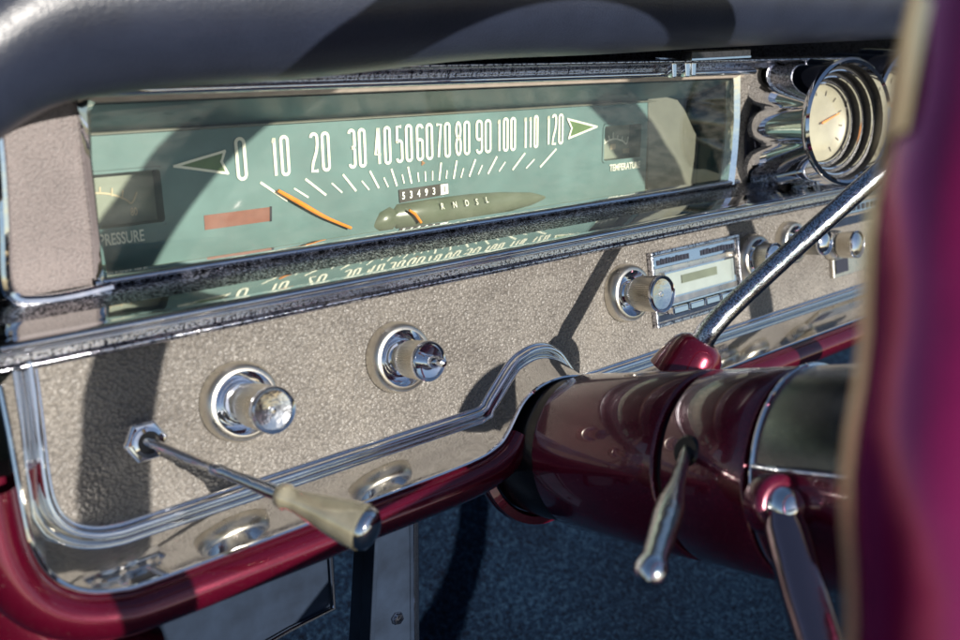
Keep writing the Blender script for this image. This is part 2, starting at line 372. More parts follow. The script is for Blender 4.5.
# --- dial face with holes for the two gauges is a plate with recessed boxes in front of it
XD = onY(648, 120, YD).x
def dpt(px, py, d=0.0): return onY(px, py, YD - d)
b = MB()
def frame_plate(b, x0, x1, z0, z1, holes, Y, th):
    """plate with rectangular holes, built as butted strips"""
    xs = sorted({x0, x1} | {h[0] for h in holes} | {h[1] for h in holes})
    for xa, xb in zip(xs[:-1], xs[1:]):
        hz = [h for h in holes if h[0] < (xa + xb) / 2 < h[1]]
        if hz:
            h = hz[0]; segs = [(z0, h[2]), (h[3], z1)]
        else: segs = [(z0, z1)]
        for za, zc in segs: b.box(Vector((xa, Y, za)), X * (xb - xa), Yv * th, Zv * (zc - za))
pg = (XL - 0.02, dpt(163, 190).x, dpt(163, 223).z, dpt(155, 168).z)
tg = (dpt(603, 140).x, dpt(641, 140).x, dpt(620, 160).z, dpt(620, 124).z)
b = MB(); me_holes = [pg, tg]
x0, x1 = XL - 0.01, XD; z0_, z1_ = ZB - 0.0115, zh - 0.001
xs = [x0, pg[1], tg[0], tg[1], x1]
fv = []
def rect(b, xa, xb, za, zc, Y): b.add([(xa, Y, za), (xb, Y, za), (xb, Y, zc), (xa, Y, zc)], [[0, 1, 2, 3]])
rect(b, x0, pg[1], z0_, pg[2], YD); rect(b, x0, pg[1], pg[3], z1_, YD); rect(b, pg[1], tg[0], z0_, z1_, YD)
rect(b, tg[0], tg[1], z0_, tg[2], YD); rect(b, tg[0], tg[1], tg[3], z1_, YD); rect(b, tg[1], x1, z0_, z1_, YD)
dial = b.build('dial_face', M['dial'], cl, False)
# lens reflection of leather built as a taupe plate, rounded slanting right edge
q = [(648, 99), (667, 97), (678, 100), (685, 110), (694, 130), (708, 155), (722, 178), (722, 190), (648, 205)]
b = MB(); pts = []
for i, (px, py) in enumerate(q):
    t = (px - 648) / 74; pts.append(onY(px, py, YD - 0.0005 - 0.012 * t))
b.prism(pts, Vector((0.0004, 0.002, 0))); b.build('lens_reflection', M['taupe'], cl, False, bevel=0.0005)
# --- printing helpers
def ribbon(b, pts, wd, Y, closed=False, th=0.0002):
    """flat stroke of constant width in the XZ plane"""
    P = [Vector((p[0], 0, p[1])) for p in pts]; n = len(P); Ls = []; Rs = []
    for i in range(n):
        if closed: a, c = P[(i - 1) % n], P[(i + 1) % n]
        else: a, c = P[max(i - 1, 0)], P[min(i + 1, n - 1)]
        t = (c - a); t.normalize(); nrm = Vector((-t.z, 0, t.x)) * wd / 2
        Ls.append(P[i] + nrm + Yv * Y); Rs.append(P[i] - nrm + Yv * Y)
    secs = [[l, r, r + Yv * th, l + Yv * th] for l, r in zip(Ls, Rs)]
    if closed: secs.append(secs[0])
    b.loft(secs, True, not closed)
def arc(cx, cz, rx, rz, a0, a1, n=10): return [(cx + rx * math.cos(math.radians(a0 + (a1 - a0) * k / n)), cz + rz * math.sin(math.radians(a0 + (a1 - a0) * k / n))) for k in range(n + 1)]
def digit(ch, w, h, r=None):
    r = r or w / 2; A = arc
    if ch == '0': return [(A(w - r, h - r, r, r, 0, 90) + A(r, h - r, r, r, 90, 180) + A(r, r, r, r, 180, 270) + A(w - r, r, r, r, 270, 360), True)]
    if ch == '1': return [([(w * 0.25, h * 0.86), (w * 0.6, h * 0.985), (w * 0.62, 0)], False)]
    if ch == '2': return [(A(w / 2, h - r, r, r, 180, 0) + [(w, h * 0.72), (w * 0.82, h * 0.52), (w * 0.2, h * 0.22), (0, 0.0), (w, 0.0)], False)]
    if ch == '3': return [(A(w / 2, h - r, r, r, 180, 0) + [(w, h * 0.66)] + A(w * 0.42, h * 0.60, w * 0.58, h * 0.075, 0, -90, 5), False), (A(w * 0.42, h * 0.445, w * 0.58, h * 0.08, 90, 0, 5) + [(w, h * 0.3)] + A(w / 2, r, r, r, 0, -180), False)]
    if ch == '4': return [([(w * 0.74, 0), (w * 0.74, h), (w * 0.62, h), (0, h * 0.27), (w * 1.05, h * 0.27)], False)]
    if ch == '5': return [([(w * 0.95, h * 0.985), (w * 0.1, h * 0.985), (w * 0.05, h * 0.54)] + A(w / 2, h * 0.5, w / 2, h * 0.09, 150, 0, 6) + A(w / 2, r, r, r, 0, -180), False)]
    if ch == '6': return [(A(w / 2, h - r, r, r, 0, 180) + A(w / 2, r, r, r, 180, 360) + A(w / 2, h * 0.5, w / 2, h * 0.085, 0, 180), False)]
    if ch == '7': return [([(0, h * 0.985), (w, h * 0.985), (w * 0.7, h * 0.55), (w * 0.38, 0)], False)]
    if ch == '8': return [(A(w / 2, h * 0.76, w * 0.46, h * 0.24, 0, 360, 20)[:-1], True), (A(w / 2, h * 0.27, w * 0.5, h * 0.27, 0, 360, 20)[:-1], True)]
    if ch == '9': return [([(w - x, h - z) for x, z in digit('6', w, h)[0][0]], False)]
    return []
def number(txt, px, ytop, ybot, wpx, name='numeral', par=None, mat=None):
    top = dpt(px, ytop); bot = dpt(px, ybot); h = (top.z - bot.z) - 0.0011; st = h * 0.084
    full = dpt(px + wpx / 2, ybot).x - dpt(px - wpx / 2, ybot).x - st; nw = sum(0.5 if c == '1' else 1 for c in txt); gap = st * 1.9; w_ = (full - gap * (len(txt) - 1)) / nw
    ws = [w_ * (0.5 if c == '1' else 1) for c in txt]
    tot = sum(ws) + gap * (len(txt) - 1); x = (top.x + bot.x) / 2 - tot / 2; b = MB()
    for c, ww in zip(txt, ws):
        for pl, cls in digit(c, ww, h): ribbon(b, [(x + p[0], bot.z + 0.0005 + p[1]) for p in pl], st, YD - 0.0006, cls)
        x += ww + gap
    return b.build(name, mat or M['cream'], par or dial, False)
for t, px, ya, yb, wp_ in [('0', 240.5, 137, 180, 11), ('10', 280, 135.5, 176, 18), ('20', 319.5, 132, 171.5, 20), ('30', 356.5, 128.5, 167.5, 18), ('40', 382, 126.5, 164.5, 17), ('50', 403.5, 124.5, 162, 17), ('60', 424, 123.5, 160, 17),
                      ('70', 442.5, 122.5, 157.5, 15), ('80', 462, 121, 155, 15), ('90', 483, 119.5, 153, 15.5), ('100', 506, 117.5, 151, 18.5), ('110', 530.5, 115.5, 148, 14.5), ('120', 554.5, 114, 144.5, 16.5)]:
    number(t, px, ya, yb, wp_)
Z7 = lambda x, y: (360 + x * .2083, 140 + y * .2083)
Z2 = lambda x, y: (200 + x * .375, 60 + y * .375)
tk = [(Z2(160, 326), Z2(232, 375), 1), (Z2(250, 342), Z2(288, 366), 0), (Z2(280, 317), Z2(335, 360), 1), (Z2(350, 328), Z2(378, 353), 0), (Z2(380, 305), Z2(415, 349), 1), (Z2(430, 322), Z2(450, 346), 0)]
for a in [((45, 148), (88, 230), 1), ((112, 180), (133, 225), 0), ((148, 138), (175, 220), 1), ((200, 165), (210, 208), 0), ((228, 128), (245, 208), 1), ((275, 155), (280, 200), 0), ((310, 150), (313, 198), 0), ((346, 148), (346, 193), 0),
          ((387, 108), (378, 193), 1), ((415, 145), (412, 185), 0), ((462, 98), (447, 186), 1), ((495, 135), (482, 180), 0), ((552, 92), (522, 175), 1), ((585, 120), (565, 165), 0), ((655, 78), (612, 162), 1), ((695, 105), (665, 150), 0),
          ((790, 62), (730, 143), 1), ((835, 92), (795, 135), 0), ((940, 42), (862, 130), 1)]:
    tk.append((Z7(*a[0]), Z7(*a[1]), a[2]))
for (p, q_, mj) in tk:
    a_, c_ = dpt(*p), dpt(*q_); b = MB(); ribbon(b, [(a_.x, a_.z), (c_.x, c_.z)], 0.0011 if mj else 0.0008, YD - 0.0005); b.build('tick_mark', M['cream'], dial, False)
def outline(pts, wd, nm, fill, par):
    P = [dpt(*p) for p in pts]; b = MB(); b.prism([Vector((p.x, YD - 0.0004, p.z)) for p in P], Yv * 0.0003); o = b.build(nm, fill, par, False)
    b = MB(); Q = []
    n = len(P)
    for i in range(n):
        a_, c_ = P[i], P[(i + 1) % n]
        for k in range(4): Q.append((a_.x + (c_.x - a_.x) * k / 4, a_.z + (c_.z - a_.z) * k / 4))
    for i in range(n):
        a_, c_ = P[i], P[(i + 1) % n]; d_ = (c_ - a_).normalized() * wd * 0.45
        ribbon(b, [(a_.x - d_.x, a_.z - d_.z), (c_.x + d_.x, c_.z + d_.z)], wd, YD - 0.0007 - 0.00003 * i)
    b.build(nm + '_outline', M['cream'], par, False)
outline([(174, 166), (224, 151), (221, 161.5), (227, 173)], 0.0011, 'left_arrow', M['arrow'], dial)
outline([(567, 119), (596, 126.5), (568, 138), (571, 128)], 0.0011, 'right_arrow', M['arrow'], dial)
# warning light window
b = MB(); b.prism([dpt(*p, 0.0003) for p in [(204, 215.5), (270, 207), (270, 221), (205, 230)]], Yv * 0.0002); b.build('warning_light', M['red'], cl, False)
b = MB(); b.prism([dpt(*p, 0.0006) for p in [(270, 206.5), (272, 206.3), (272, 221.3), (270, 221.5)]], Yv * 0.0004); b.build('warning_light_edge', M['navy'], cl, False)
# rust spot
b = MB(); c0 = dpt(423, 163, 0.0004); b.lathe([(0.0, 0.0002), (0.0011, 0.0)], c0, -Yv, 14, lambda r, h, a: (r * (1 + 0.35 * math.sin(3 * a + 1)), h)); b.build('rust_spot', M['rust'], dial)
def text(txt, c, size, sx, mat, par, name, thick=0.00015, n=None, ital=0.0, bold=0.0, up=None, right=None):
    cu = bpy.data.curves.new(name, 'FONT'); cu.body = txt; cu.size = size; cu.align_x = 'CENTER'; cu.align_y = 'CENTER'; cu.extrude = thick; cu.shear = ital; cu.offset = bold; cu.resolution_u = 3
    o = bpy.data.objects.new('tmp', cu); S.collection.objects.link(o)
    dg = bpy.context.evaluated_depsgraph_get(); me = bpy.data.meshes.new_from_object(o.evaluated_get(dg)); bpy.data.objects.remove(o)
    me.name = name; me.materials.clear(); me.materials.append(mat)
    r_ = right or X; u_ = up or Zv; nn_ = n or -Yv
    for v in me.vertices: v.co = r_ * (v.co.x * sx) + u_ * v.co.y + nn_ * v.co.z
    ob = bpy.data.objects.new(name, me); link(ob, par); ob.location = Vector(c) - parent_world(par); return ob
text('PRESSURE', dpt(122, 238.5, 0.0005), 0.0070, 0.62, M['cream'], dial, 'pressure_lettering', bold=0.0001)
text('TEMPERATURE', dpt(625, 166.5, 0.0005), 0.0058, 0.76, M['cream'], dial, 'temperature_lettering', bold=0.0001)
# pressure and temperature gauges: recess box, face, scale
def gauge(h, name, label):
    xa, xb, za, zc = h; D_ = 0.010
    g = MB(); g.box(Vector((xa, YD + D_, za)), X * (xb - xa), Yv * 0.001, Zv * (zc - za)); face = g.build(name, M['gauge'], cl, False); face['label'] = label
    g = MB()
    for p_, e1, e2 in [(Vector((xa, YD, za)), X * (xb - xa), -Zv * 0.0008), (Vector((xa, YD, zc)), X * (xb - xa), Zv * 0.0008)]: g.box(p_, e1, Yv * D_, e2)
    g.box(Vector((xb, YD + 0.0002, za)), X * 0.0008, Yv * D_, Zv * (zc - za)); g.box(Vector((xa, YD + 0.0002, za)), -X * 0.0008, Yv * D_, Zv * (zc - za))
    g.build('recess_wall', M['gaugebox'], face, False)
    g = MB(); rr = 0.002
    o_ = []
    for (cx_, cz_, a0) in [(xb - rr, zc - rr, 90), (xb - rr, za + rr, 0), (xa + rr, za + rr, -90), (xa + rr, zc - rr, -180)]:
        o_ += arc(cx_, cz_, rr, rr, a0, a0 - 90, 4)
    ribbon(g, o_, 0.0012, YD - 0.0006, True); g.build('gauge_surround', M['dial'], face, False)
    return face
YG = YD + 0.0095
gp = gauge(pg, 'pressure_gauge', 'rectangular oil pressure gauge with a pale arc scale')
g = MB(); P_ = [onY(px, py, YG) for px, py in [(93, 193), (110, 194), (125, 199), (132, 203), (137, 192)]]
ribbon(g, [(p.x, p.z) for p in smoothpath(P_, 4)], 0.0007, YG)
for p0, p1 in [((100, 187), (100, 194)), ((112, 188), (112, 196)), ((123, 190), (122, 199))]:
    a_, c_ = onY(*p0, YG), onY(*p1, YG); ribbon(g, [(a_.x, a_.z), (c_.x, c_.z)], 0.0006, YG - 0.0001)
g.build('pressure_scale', M['creamdk'], gp, False)
text('80', onY(134, 212, YG), 0.0050, 0.6, M['creamdk'], gp, 'pressure_number')
gt = gauge(tg, 'temperature_gauge', 'small rectangular temperature gauge with a pale arc scale')
Z3 = lambda x, y: (480 + x * .328, 40 + y * .328)
g = MB(); P_ = [onY(*Z3(x, y), YG) for x, y in [(376, 318), (390, 308), (406, 302), (422, 303), (436, 308), (447, 316), (452, 295)]]
ribbon(g, [(p.x, p.z) for p in smoothpath(P_, 4)], 0.0009, YG)
for p0, p1 in [((378, 300), (382, 314)), ((392, 292), (395, 306)), ((406, 280), (406, 302)), ((420, 290), (418, 303)), ((434, 293), (432, 306))]:
    a_, c_ = onY(*Z3(*p0), YG), onY(*Z3(*p1), YG); ribbon(g, [(a_.x, a_.z), (c_.x, c_.z)], 0.0008, YG - 0.0001)
g.build('temperature_scale', M['cream'], gt, False)
b = MB(); b.prism([onY(*Z3(*p), YG) for p in [(398, 318), (414, 316), (414, 332), (398, 334)]], Yv * 0.0002); b.prism([onY(*Z3(*p), YG) for p in [(436, 332), (456, 330), (456, 344), (436, 346)]], Yv * 0.0002); b.build('temperature_mark', M['creamdk'], gt, False)
# needle
b = MB(); P_ = smoothpath([dpt(px, py, 0.003) for px, py in [(278, 190.5), (300, 203), (325, 217), (351, 228)]], 5)
b.tube(P_, [0.0008 + 0.0004 * math.sin(math.pi * min(1, i / (len(P_) - 1) * 1.3)) for i in range(len(P_))], 8); b.build('speed_needle', M['orange'], cl)
# odometer
od = MB(); q = [dpt(*p, 0.0008) for p in [(399, 190), (448, 183), (449, 194), (400, 203)]]; od.prism(q, Yv * 0.0006); odo = od.build('odometer', M['odo'], cl, False)
for k, ch in enumerate('53493'):
    px = 403.5 + k * 7.6; py = 196 - k * 1.15
    o_ = text(ch, dpt(px, py, 0.0012), 0.0052, 0.8, M['white'], odo, 'odometer_digit', bold=0.00012)
b = MB(); b.prism([dpt(*p, 0.0012) for p in [(440.5, 184.5), (448, 183.5), (448.5, 193.5), (441, 195)]], Yv * 0.0003); b.build('tenths_drum', M['white'], odo, False)
text('1', dpt(444.6, 189.3, 0.0015), 0.0046, 0.8, M['odo'], odo, 'tenths_digit')
# gear indicator: long olive capsule lying along the bottom of the dial
gr = MB(); secs = []
pa = [(374, 226, 0.2), (380, 222, 0.75), (390, 219, 0.95), (394, 218, 0.72), (397, 217, 1.0), (430, 212.5, 1.1), (470, 207, 1.1), (500, 203, 0.95), (530, 199, 0.62), (548, 197, 0.15)]
for px, py, s_ in pa:
    c_ = dpt(px, py, 0); r_ = 0.0068 * s_
    secs.append([Vector((c_.x, YD + 0.001 - 0.7 * r_ * math.cos(math.radians(a)), c_.z + r_ * math.sin(math.radians(a)))) for a in range(-90, 91, 15)])
gr.loft(secs); gi = gr.build('gear_indicator', M['olive'], cl, angle=60)
def gtext(ch, px, py): text(ch, dpt(px, py, 0.0052), 0.0048, 0.75, M['cream'], gi, 'gear_letter', bold=0.00003, n=Vector((0, -0.95, 0.3)), up=Vector((0, 0.3, 0.95)))
for ch, px, py in [('R', 442.5, 206.5), ('N', 455, 205), ('D', 467, 203.3), ('S', 477, 202), ('L', 487, 200)]: gtext(ch, px, py)
b = MB(); b.tube([dpt(409, 210, 0.0064), dpt(415, 214, 0.0066), dpt(421, 222.5, 0.006)], [0.0006, 0.0009, 0.0008], 8); b.build('gear_pointer', M['orange'], gi)
# window glass
b = MB(); b.box(Vector((XL - 0.003, 0.0005, ZB - 0.001)), X * (XR - XL + 0.004), Yv * 0.0012, Zv * 0.065); b.build('clear_window', M['lens'], cl, False)
# crescent slot right of the window
q1 = [(772, 85), (762, 92), (752, 110), (746, 135), (746, 160), (750, 178), (768, 178), (764, 160), (762, 135), (764, 112), (770, 98)]
b = MB(); b.prism([onY(px, py, 0.0005) for px, py in q1], Yv * 0.0012); b.build('crescent_slot', M['navy'], cl, False)
b = MB(); b.tube(smoothpath([onY(px, py, -0.003) for px, py in [(773, 84), (765, 105), (762, 130), (765, 155), (774, 180)]], 5), [0.001 + 0.002 * math.sin(math.pi * k / 20) for k in range(21)], 12); b.build('slot_chrome_rib', M['chrome'], cl)

# ================================================================ LOWER PANEL
lo = root('lower_dash_panel', LP(0.3, 0.05), 'tan grained leather panel framed by a chrome bead and maroon painted rail', 'dash panel')
vb = 0.0678
bead2 = [(.0735, -.003), (.0725, .015), (.0708, .038), (.0712, .050), (.0745, .0585), (.0815, .0645), (.092, .0675), (.110, vb), (.20, vb), (.262, vb), (.2745, .0668), (.2800, .0622), (.2960, .0490), (.3040, .0455), (.3130, .0440), (.3215, .0452), (.3290, .0495), (.3350, .0580), (.3400, .0650), (.3480, vb), (.45, vb), (.7, vb), (1.12, vb)]
lip2 = [(.0590, .000), (.0590, .018), (.0585, .043), (.0592, .056), (.0630, .0670), (.0710, .0752), (.083, .0798), (.101, .0812), (.19, .0812), (.242, .0808), (.2600, .0780), (.2680, .0732), (.2790, .0620), (.2885, .0572), (.2990, .0552), (.3110, .0556), (.3220, .0585), (.3330, .0660), (.3430, .0765), (.3580, .0808), (.46, .0812), (.7, .0812), (1.12, .0812)]
HL = 0.026
sp = lambda pts, n=5: smoothpath([Vector((u, v, 0)) for u, v in pts], n)
bp = sp(bead2); lp = sp(lip2)
# leather panel: strips from the top line to the bead
b = MB(); vt = -0.004
inner = [q for q in bp]
secs = []
k0 = min(range(len(inner)), key=lambda i: abs(inner[i].y - 0.0585) + (inner[i].x > 0.09))
poly = [LP(q.x, q.y, 0) for q in inner] + [LP(1.12, vt, 0), LP(0.0735, vt, 0)]
b.prism(poly, -PN * 0.003); b.build('leather_panel', M['leather'], lo, False)
# bead: double chrome moulding
def offs(path, d):
    out = []
    for i, p in enumerate(path):
        t = (path[min(i + 1, len(path) - 1)] - path[max(i - 1, 0)]).normalized(); out.append(Vector((p.x - t.y * d, p.y + t.x * d, 0)))
    return out
b = MB()
secs = []
rows = [(-0.0036, -0.0005), (-0.0035, 0.0010), (-0.0030, 0.0014), (-0.0026, 0.0005), (-0.0023, 0.0004), (-0.0021, 0.0022), (-0.0017, 0.0036), (-0.0008, 0.0042), (0.0003, 0.0040), (0.0010, 0.0030), (0.0013, 0.0016), (0.0014, 0.0004)]
cols = [[LP(q.x, q.y, h) for q in offs(bp, d)] for d, h in rows]
for i in range(len(bp)): secs.append([c[i] for c in cols])
b.loft(secs); b.build('chrome_bead', M['chrome'], lo, angle=50)
# flange
b = MB(); secs = []
o1 = offs(bp, 0.0014)
for i in range(len(bp)):
    A = LP(o1[i].x, o1[i].y, 0.0008); B_ = LP(lp[i].x, lp[i].y, HL); r_ = []
    for k in range(6):
        t = k / 5; r_.append(A.lerp(B_, t) + PN * (0.0003 * math.sin(math.pi * t)))
    secs.append(r_)
b.loft(secs); b.build('chrome_flange', M['flange'], lo, angle=60)
# lip bead
b = MB(); b.tube([LP(q.x, q.y, HL) for q in lp], 0.0011, 8); b.build('lip_bead', M['chromew'], lo)
# maroon rail: half round outside the lip (left of the column, and right of it)
def rail(i0, i1):
    secs = []
    for i in range(i0, i1):
        a_, c_ = lp[max(i - 1, 0)], lp[min(i + 1, len(lp) - 1)]; t = (c_ - a_).normalized(); o = Vector((-t.y, t.x, 0)); r_ = []
        for (d, h) in [(0.0008, HL - 0.001), (0.003, HL + 0.0035), (0.007, HL + 0.0060), (0.0115, HL + 0.0058), (0.0155, HL + 0.003), (0.018, HL - 0.002), (0.018, HL - 0.010), (0.015, HL - 0.02), (0.0, HL - 0.03)]:
            r_.append(LP(lp[i].x + o.x * d, lp[i].y + o.y * d, h))
        secs.append([r_[k] for k in range(len(r_))])
    b = MB(); n = len(secs[0]); cols = [[s[j] for s in secs] for j in range(n)]
    fin = []
    for s in secs: fin.append(smoothpath(s, 3))
    b.loft(fin); return b
ie = next(i for i, q in enumerate(lp) if q.x > 0.272); ir = next(i for i, q in enumerate(lp) if q.x > 0.345)
i0_ = next(i for i, q in enumerate(lp) if q.y > 0.030)
rail(i0_, ie).build('maroon_rail', M['maroon'], lo, angle=60)
rail(ir, len(lp)).build('maroon_rail', M['maroon'], lo, angle=60)
# underside of the dash
b = MB(); b.loft([[LP(x, 0.092, HL - 0.012), LP(x, 0.095, -0.01), LP(x, 0.090, -0.10)] for x in (0.05, 1.15)]); b.build('underside', M['dark'], lo, False)
# outer left maroon shoulder and chrome edge strip
b = MB(); pth = [onL(px, py, 0.0) for px, py in [(-14, 470), (-10, 520), (0, 570), (16, 608), (60, 645), (140, 668)]]
b.tube(smoothpath(pth, 6), 0.016, 24); b.build('maroon_shoulder', M['maroon'], lo)

b = MB(); q = [(-30, 300), (12, 318), (16, 420), (22, 520), (-30, 520)]
b.prism([onY(px, py, 0.012) for px, py in q], Yv * 0.004); b.build('end_plate', M['endplate'], lo, False)
# ================================================================ KNOBS
def knob(u, v, label, grp, R=0.0168, kr=0.0088, kl=0.030, pin=False, proto=None, cap='convex'):
    O = LP(u, v, 0); r = root('control_knob', O, label, 'knob', grp)
    b = MB(); b.lathe([(R * 0.99, -0.0005), (R, 0.001), (R * 0.99, 0.004), (R * 0.93, 0.0068), (R * 0.86, 0.0078), (R * 0.78, 0.0078)], O, PN, 56); bz = b.build('bezel', M['satin'], r, angle=50)
    b = MB(); b.lathe([(R * 0.78, 0.0078), (R * 0.72, 0.0066), (R * 0.60, 0.0035), (R * 0.50, 0.0022), (R * 0.45, 0.0022)], O, PN, 56); b.build('chrome_cup', M['chrome'], bz, angle=50)
    b = MB(); b.lathe([(R * 0.45, 0.0022), (R * 0.45, 0.0050), (R * 0.40, 0.0060), (R * 0.26, 0.0062)], O, PN, 40); b.build('collar', M['chrome'], r)
    b = MB(); b.lathe([(kr * 0.52, 0.003), (kr * 0.52, kl * 0.42)], O, PN, 32); b.build('stem', M['satin'], r)
    b = MB(); nk = 56
    def kn(rr, h, a): return (rr * (1 + (0.028 if kl * 0.36 < h < kl * 0.985 and rr > kr * 0.9 else 0) * (1 if int(round(a / (2 * math.pi) * nk * 2)) % 2 else -1)), h)
    b.lathe([(kr * 0.5, kl * 0.32), (kr * 0.80, kl * 0.33), (kr * 0.92, kl * 0.40), (kr * 0.97, kl * 0.5), (kr * 0.99, kl * 0.9)], O, PN, nk * 2, kn); b.build('knurled_grip', M['satin'], r, angle=25)
    b = MB()
    b.lathe([(kr * 0.99, kl * 0.9), (kr * 1.03, kl * 0.91), (kr * 1.03, kl * 0.98), (kr * 0.97, kl), (kr * 0.88, kl * 0.985), (kr * 0.84, kl * 0.955)], O, PN, 48); b.build('rim_ring', M['chrome'], r, angle=50)
    b = MB()
    if pin:
        b.lathe([(kr * 0.84, kl * 0.955), (kr * 0.5, kl * 0.93), (kr * 0.34, kl * 0.93), (kr * 0.32, kl * 1.14), (kr * 0.16, kl * 1.2), (kr * 0.16, kl * 1.24), (kr * 0.24, kl * 1.28), (kr * 0.2, kl * 1.36), (0, kl * 1.38)], O, PN, 32)
    elif cap == 'convex': b.lathe([(kr * 0.84, kl * 0.955), (kr * 0.6, kl * 1.0), (kr * 0.3, kl * 1.02), (0, kl * 1.025)], O, PN, 32)
    else: b.lathe([(kr * 0.84, kl * 0.955), (kr * 0.5, kl * 0.94), (kr * 0.16, kl * 0.935), (kr * 0.13, kl * 0.96), (0, kl * 0.965)], O, PN, 32)
    b.build('cap', M['brushed'] if cap == 'hollow' else M['chrome'], r, angle=40); return r
G = 'knurled knobs on the lower panel'
def uv(px, py):
    p = onL(px, py) - T0; return p.x, p.dot(PD)
knob(*uv(238, 401), 'knurled metal knob with flat mirror cap right of the toggle lever', G, cap='hollow', kl=0.033, kr=0.0090)
knob(*uv(396, 357), 'knurled metal knob with a small pin on its end, above the column collar', G, kl=0.027, pin=True)
knob(*uv(624, 293), 'knurled metal knob with round chrome bezel at the left end of the radio', G, cap='hollow', kl=0.029, kr=0.0100)
knob(*uv(750, 259), 'knurled knob in round bezel just right of the radio, partly behind the gear lever', G, R=0.0165, kl=0.020, kr=0.0100)
knob(*uv(787, 243), 'knurled knob crossed by the chrome gear lever, second right of the radio', G, R=0.0150, kl=0.029, kr=0.0085)
knob(*uv(830, 245), 'small knob at the far right beside the heater control', G, R=0.0110, kl=0.022, kr=0.0095)

# ================================================================ TOGGLE LEVER
bO = onL(143, 440); tl = root('toggle_lever', bO, 'chrome shaft lever with ivory cone handle sticking out of a hex nut', 'lever')
b = MB(); b.lathe([(0.0088, 0.0), (0.0088, 0.0035), (0.0078, 0.0045), (0.0055, 0.0048)], bO, PN, 6, None, X); b.build('hex_nut', M['chrome'], tl, False, bevel=0.0004)
b = MB(); b.lathe([(0.0058, 0.0044), (0.0058, 0.0068), (0.0044, 0.0072), (0.0040, 0.0050)], bO, PN, 32); b.build('threaded_collar', M['chrome'], tl)
b = MB(); b.lathe([(0.0040, 0.0052), (0.0, 0.0051)], bO, PN, 24); b.build('socket', M['odo'], tl)
tip = onL(371, 531, 0.084); st = bO + PN * 0.004; ax = (tip - st); Ln = ax.length; ax.normalize()
prof = [(0.0, 0.0022), (0.20, 0.0019), (0.30, 0.0018), (0.31, 0.0024), (0.36, 0.0024), (0.37, 0.0020), (0.56, 0.0028), (0.60, 0.0027)]
b = MB(); b.lathe([(r, t * Ln) for t, r in prof], st, ax, 24); b.build('shaft', M['brushed'], tl)
b = MB(); b.lathe([(r, t * Ln) for t, r in [(0.60, 0.0027), (0.61, 0.0042), (0.645, 0.0050), (0.66, 0.0040), (0.70, 0.0043), (0.80, 0.0062), (0.90, 0.0079), (0.955, 0.0084), (0.97, 0.0083)]], st, ax, 32); b.build('cone_handle', M['ivory'], tl, angle=50)
b = MB(); b.lathe([(r, t * Ln) for t, r in [(0.955, 0.0076), (0.985, 0.0077), (1.0, 0.0070), (1.014, 0.0050), (1.021, 0.0024), (1.023, 0)]], st, ax, 32); b.build('end_cap', M['chrome'], tl)

# ================================================================ RADIO
u0, v0 = uv(647, 252); u1, v1 = uv(737, 268)
U0, U1, V0, V1 = 0.410, 0.4975, 0.0065, 0.0515
ra = root('car_radio', LP(U0, V1), 'chrome faced car radio with pale dial window and push buttons', 'radio')
def pbox(b, ua, ub, va, vb_, h0, h1): b.box(LP(ua, va, h0), X * (ub - ua), PD * (vb_ - va), PN * (h1 - h0))
b = MB(); t_ = 0.0022
pbox(b, U0, U1, V0, V0 + t_, 0, 0.004); pbox(b, U0, U1, V1 - t_, V1, 0, 0.004); pbox(b, U0, U0 + t_, V0 + t_, V1 - t_, 0, 0.0038); pbox(b, U1 - t_, U1, V0 + t_, V1 - t_, 0, 0.0038)
b.build('face_frame', M['pitted2'], ra, False, bevel=0.0005)
b = MB(); pbox(b, U0 + t_, U1 - t_, V0 + t_, V1 - t_, 0.0001, 0.0008); b.build('back_plate', M['satin'], ra, False)
b = MB(); pbox(b, U0 + t_ + 0.001, U1 - t_ - 0.001, V0 + 0.003, V0 + 0.0105, 0.0008, 0.0022); ms = b.build('marking_strip', M['chrome'], ra, False, bevel=0.0003)
b = MB(); uu = U0 + 0.006
while uu < U1 - 0.006:
    wd = random.choice([0.0012, 0.002, 0.0026, 0.0018])
    if not (0.447 < uu < 0.456): pbox(b, uu, uu + wd, V0 + 0.0048 + random.random() * 0.0008, V0 + 0.0085, 0.0022, 0.0026)
    uu += wd + random.choice([0.0007, 0.0011])
b.build('strip_marks', M['navy'], ms, False)
b = MB(); pbox(b, U0 + 0.012, U1 - 0.008, V0 + 0.0135, V0 + 0.0145, 0.0008, 0.0034); pbox(b, U0 + 0.012, U1 - 0.008, V0 + 0.0285, V0 + 0.0295, 0.0008, 0.0034)
pbox(b, U0 + 0.011, U0 + 0.012, V0 + 0.0135, V0 + 0.0295, 0.0008, 0.0034); pbox(b, U1 - 0.008, U1 - 0.0065, V0 + 0.0135, V0 + 0.0295, 0.0008, 0.0034); wf = b.build('window_frame', M['chrome'], ra, False)
b = MB(); pbox(b, U0 + 0.012, U1 - 0.008, V0 + 0.0145, V0 + 0.0285, 0.0009, 0.0016); b.build('dial_window', M['radioglass'], ra, False)
b = MB(); pbox(b, U0 + 0.028, U1 - 0.024, V0 + 0.0175, V0 + 0.0225, 0.0017, 0.0021); b.build('dial_insert', M['olive'], ra, False)
b = MB(); pbox(b, U0 + t_ + 0.001, U1 - t_ - 0.001, V0 + 0.0315, V0 + 0.0325, 0.0008, 0.010); b.build('button_shelf', M['chrome'], ra, False)
for k in range(5):
    b = MB(); a_ = U0 + 0.0055 + k * 0.0155; pbox(b, a_, a_ + 0.014, V0 + 0.0330, V0 + 0.0375, 0.0009, 0.0125); b.build('push_button', M['chrome'], ra, False, bevel=0.0008)
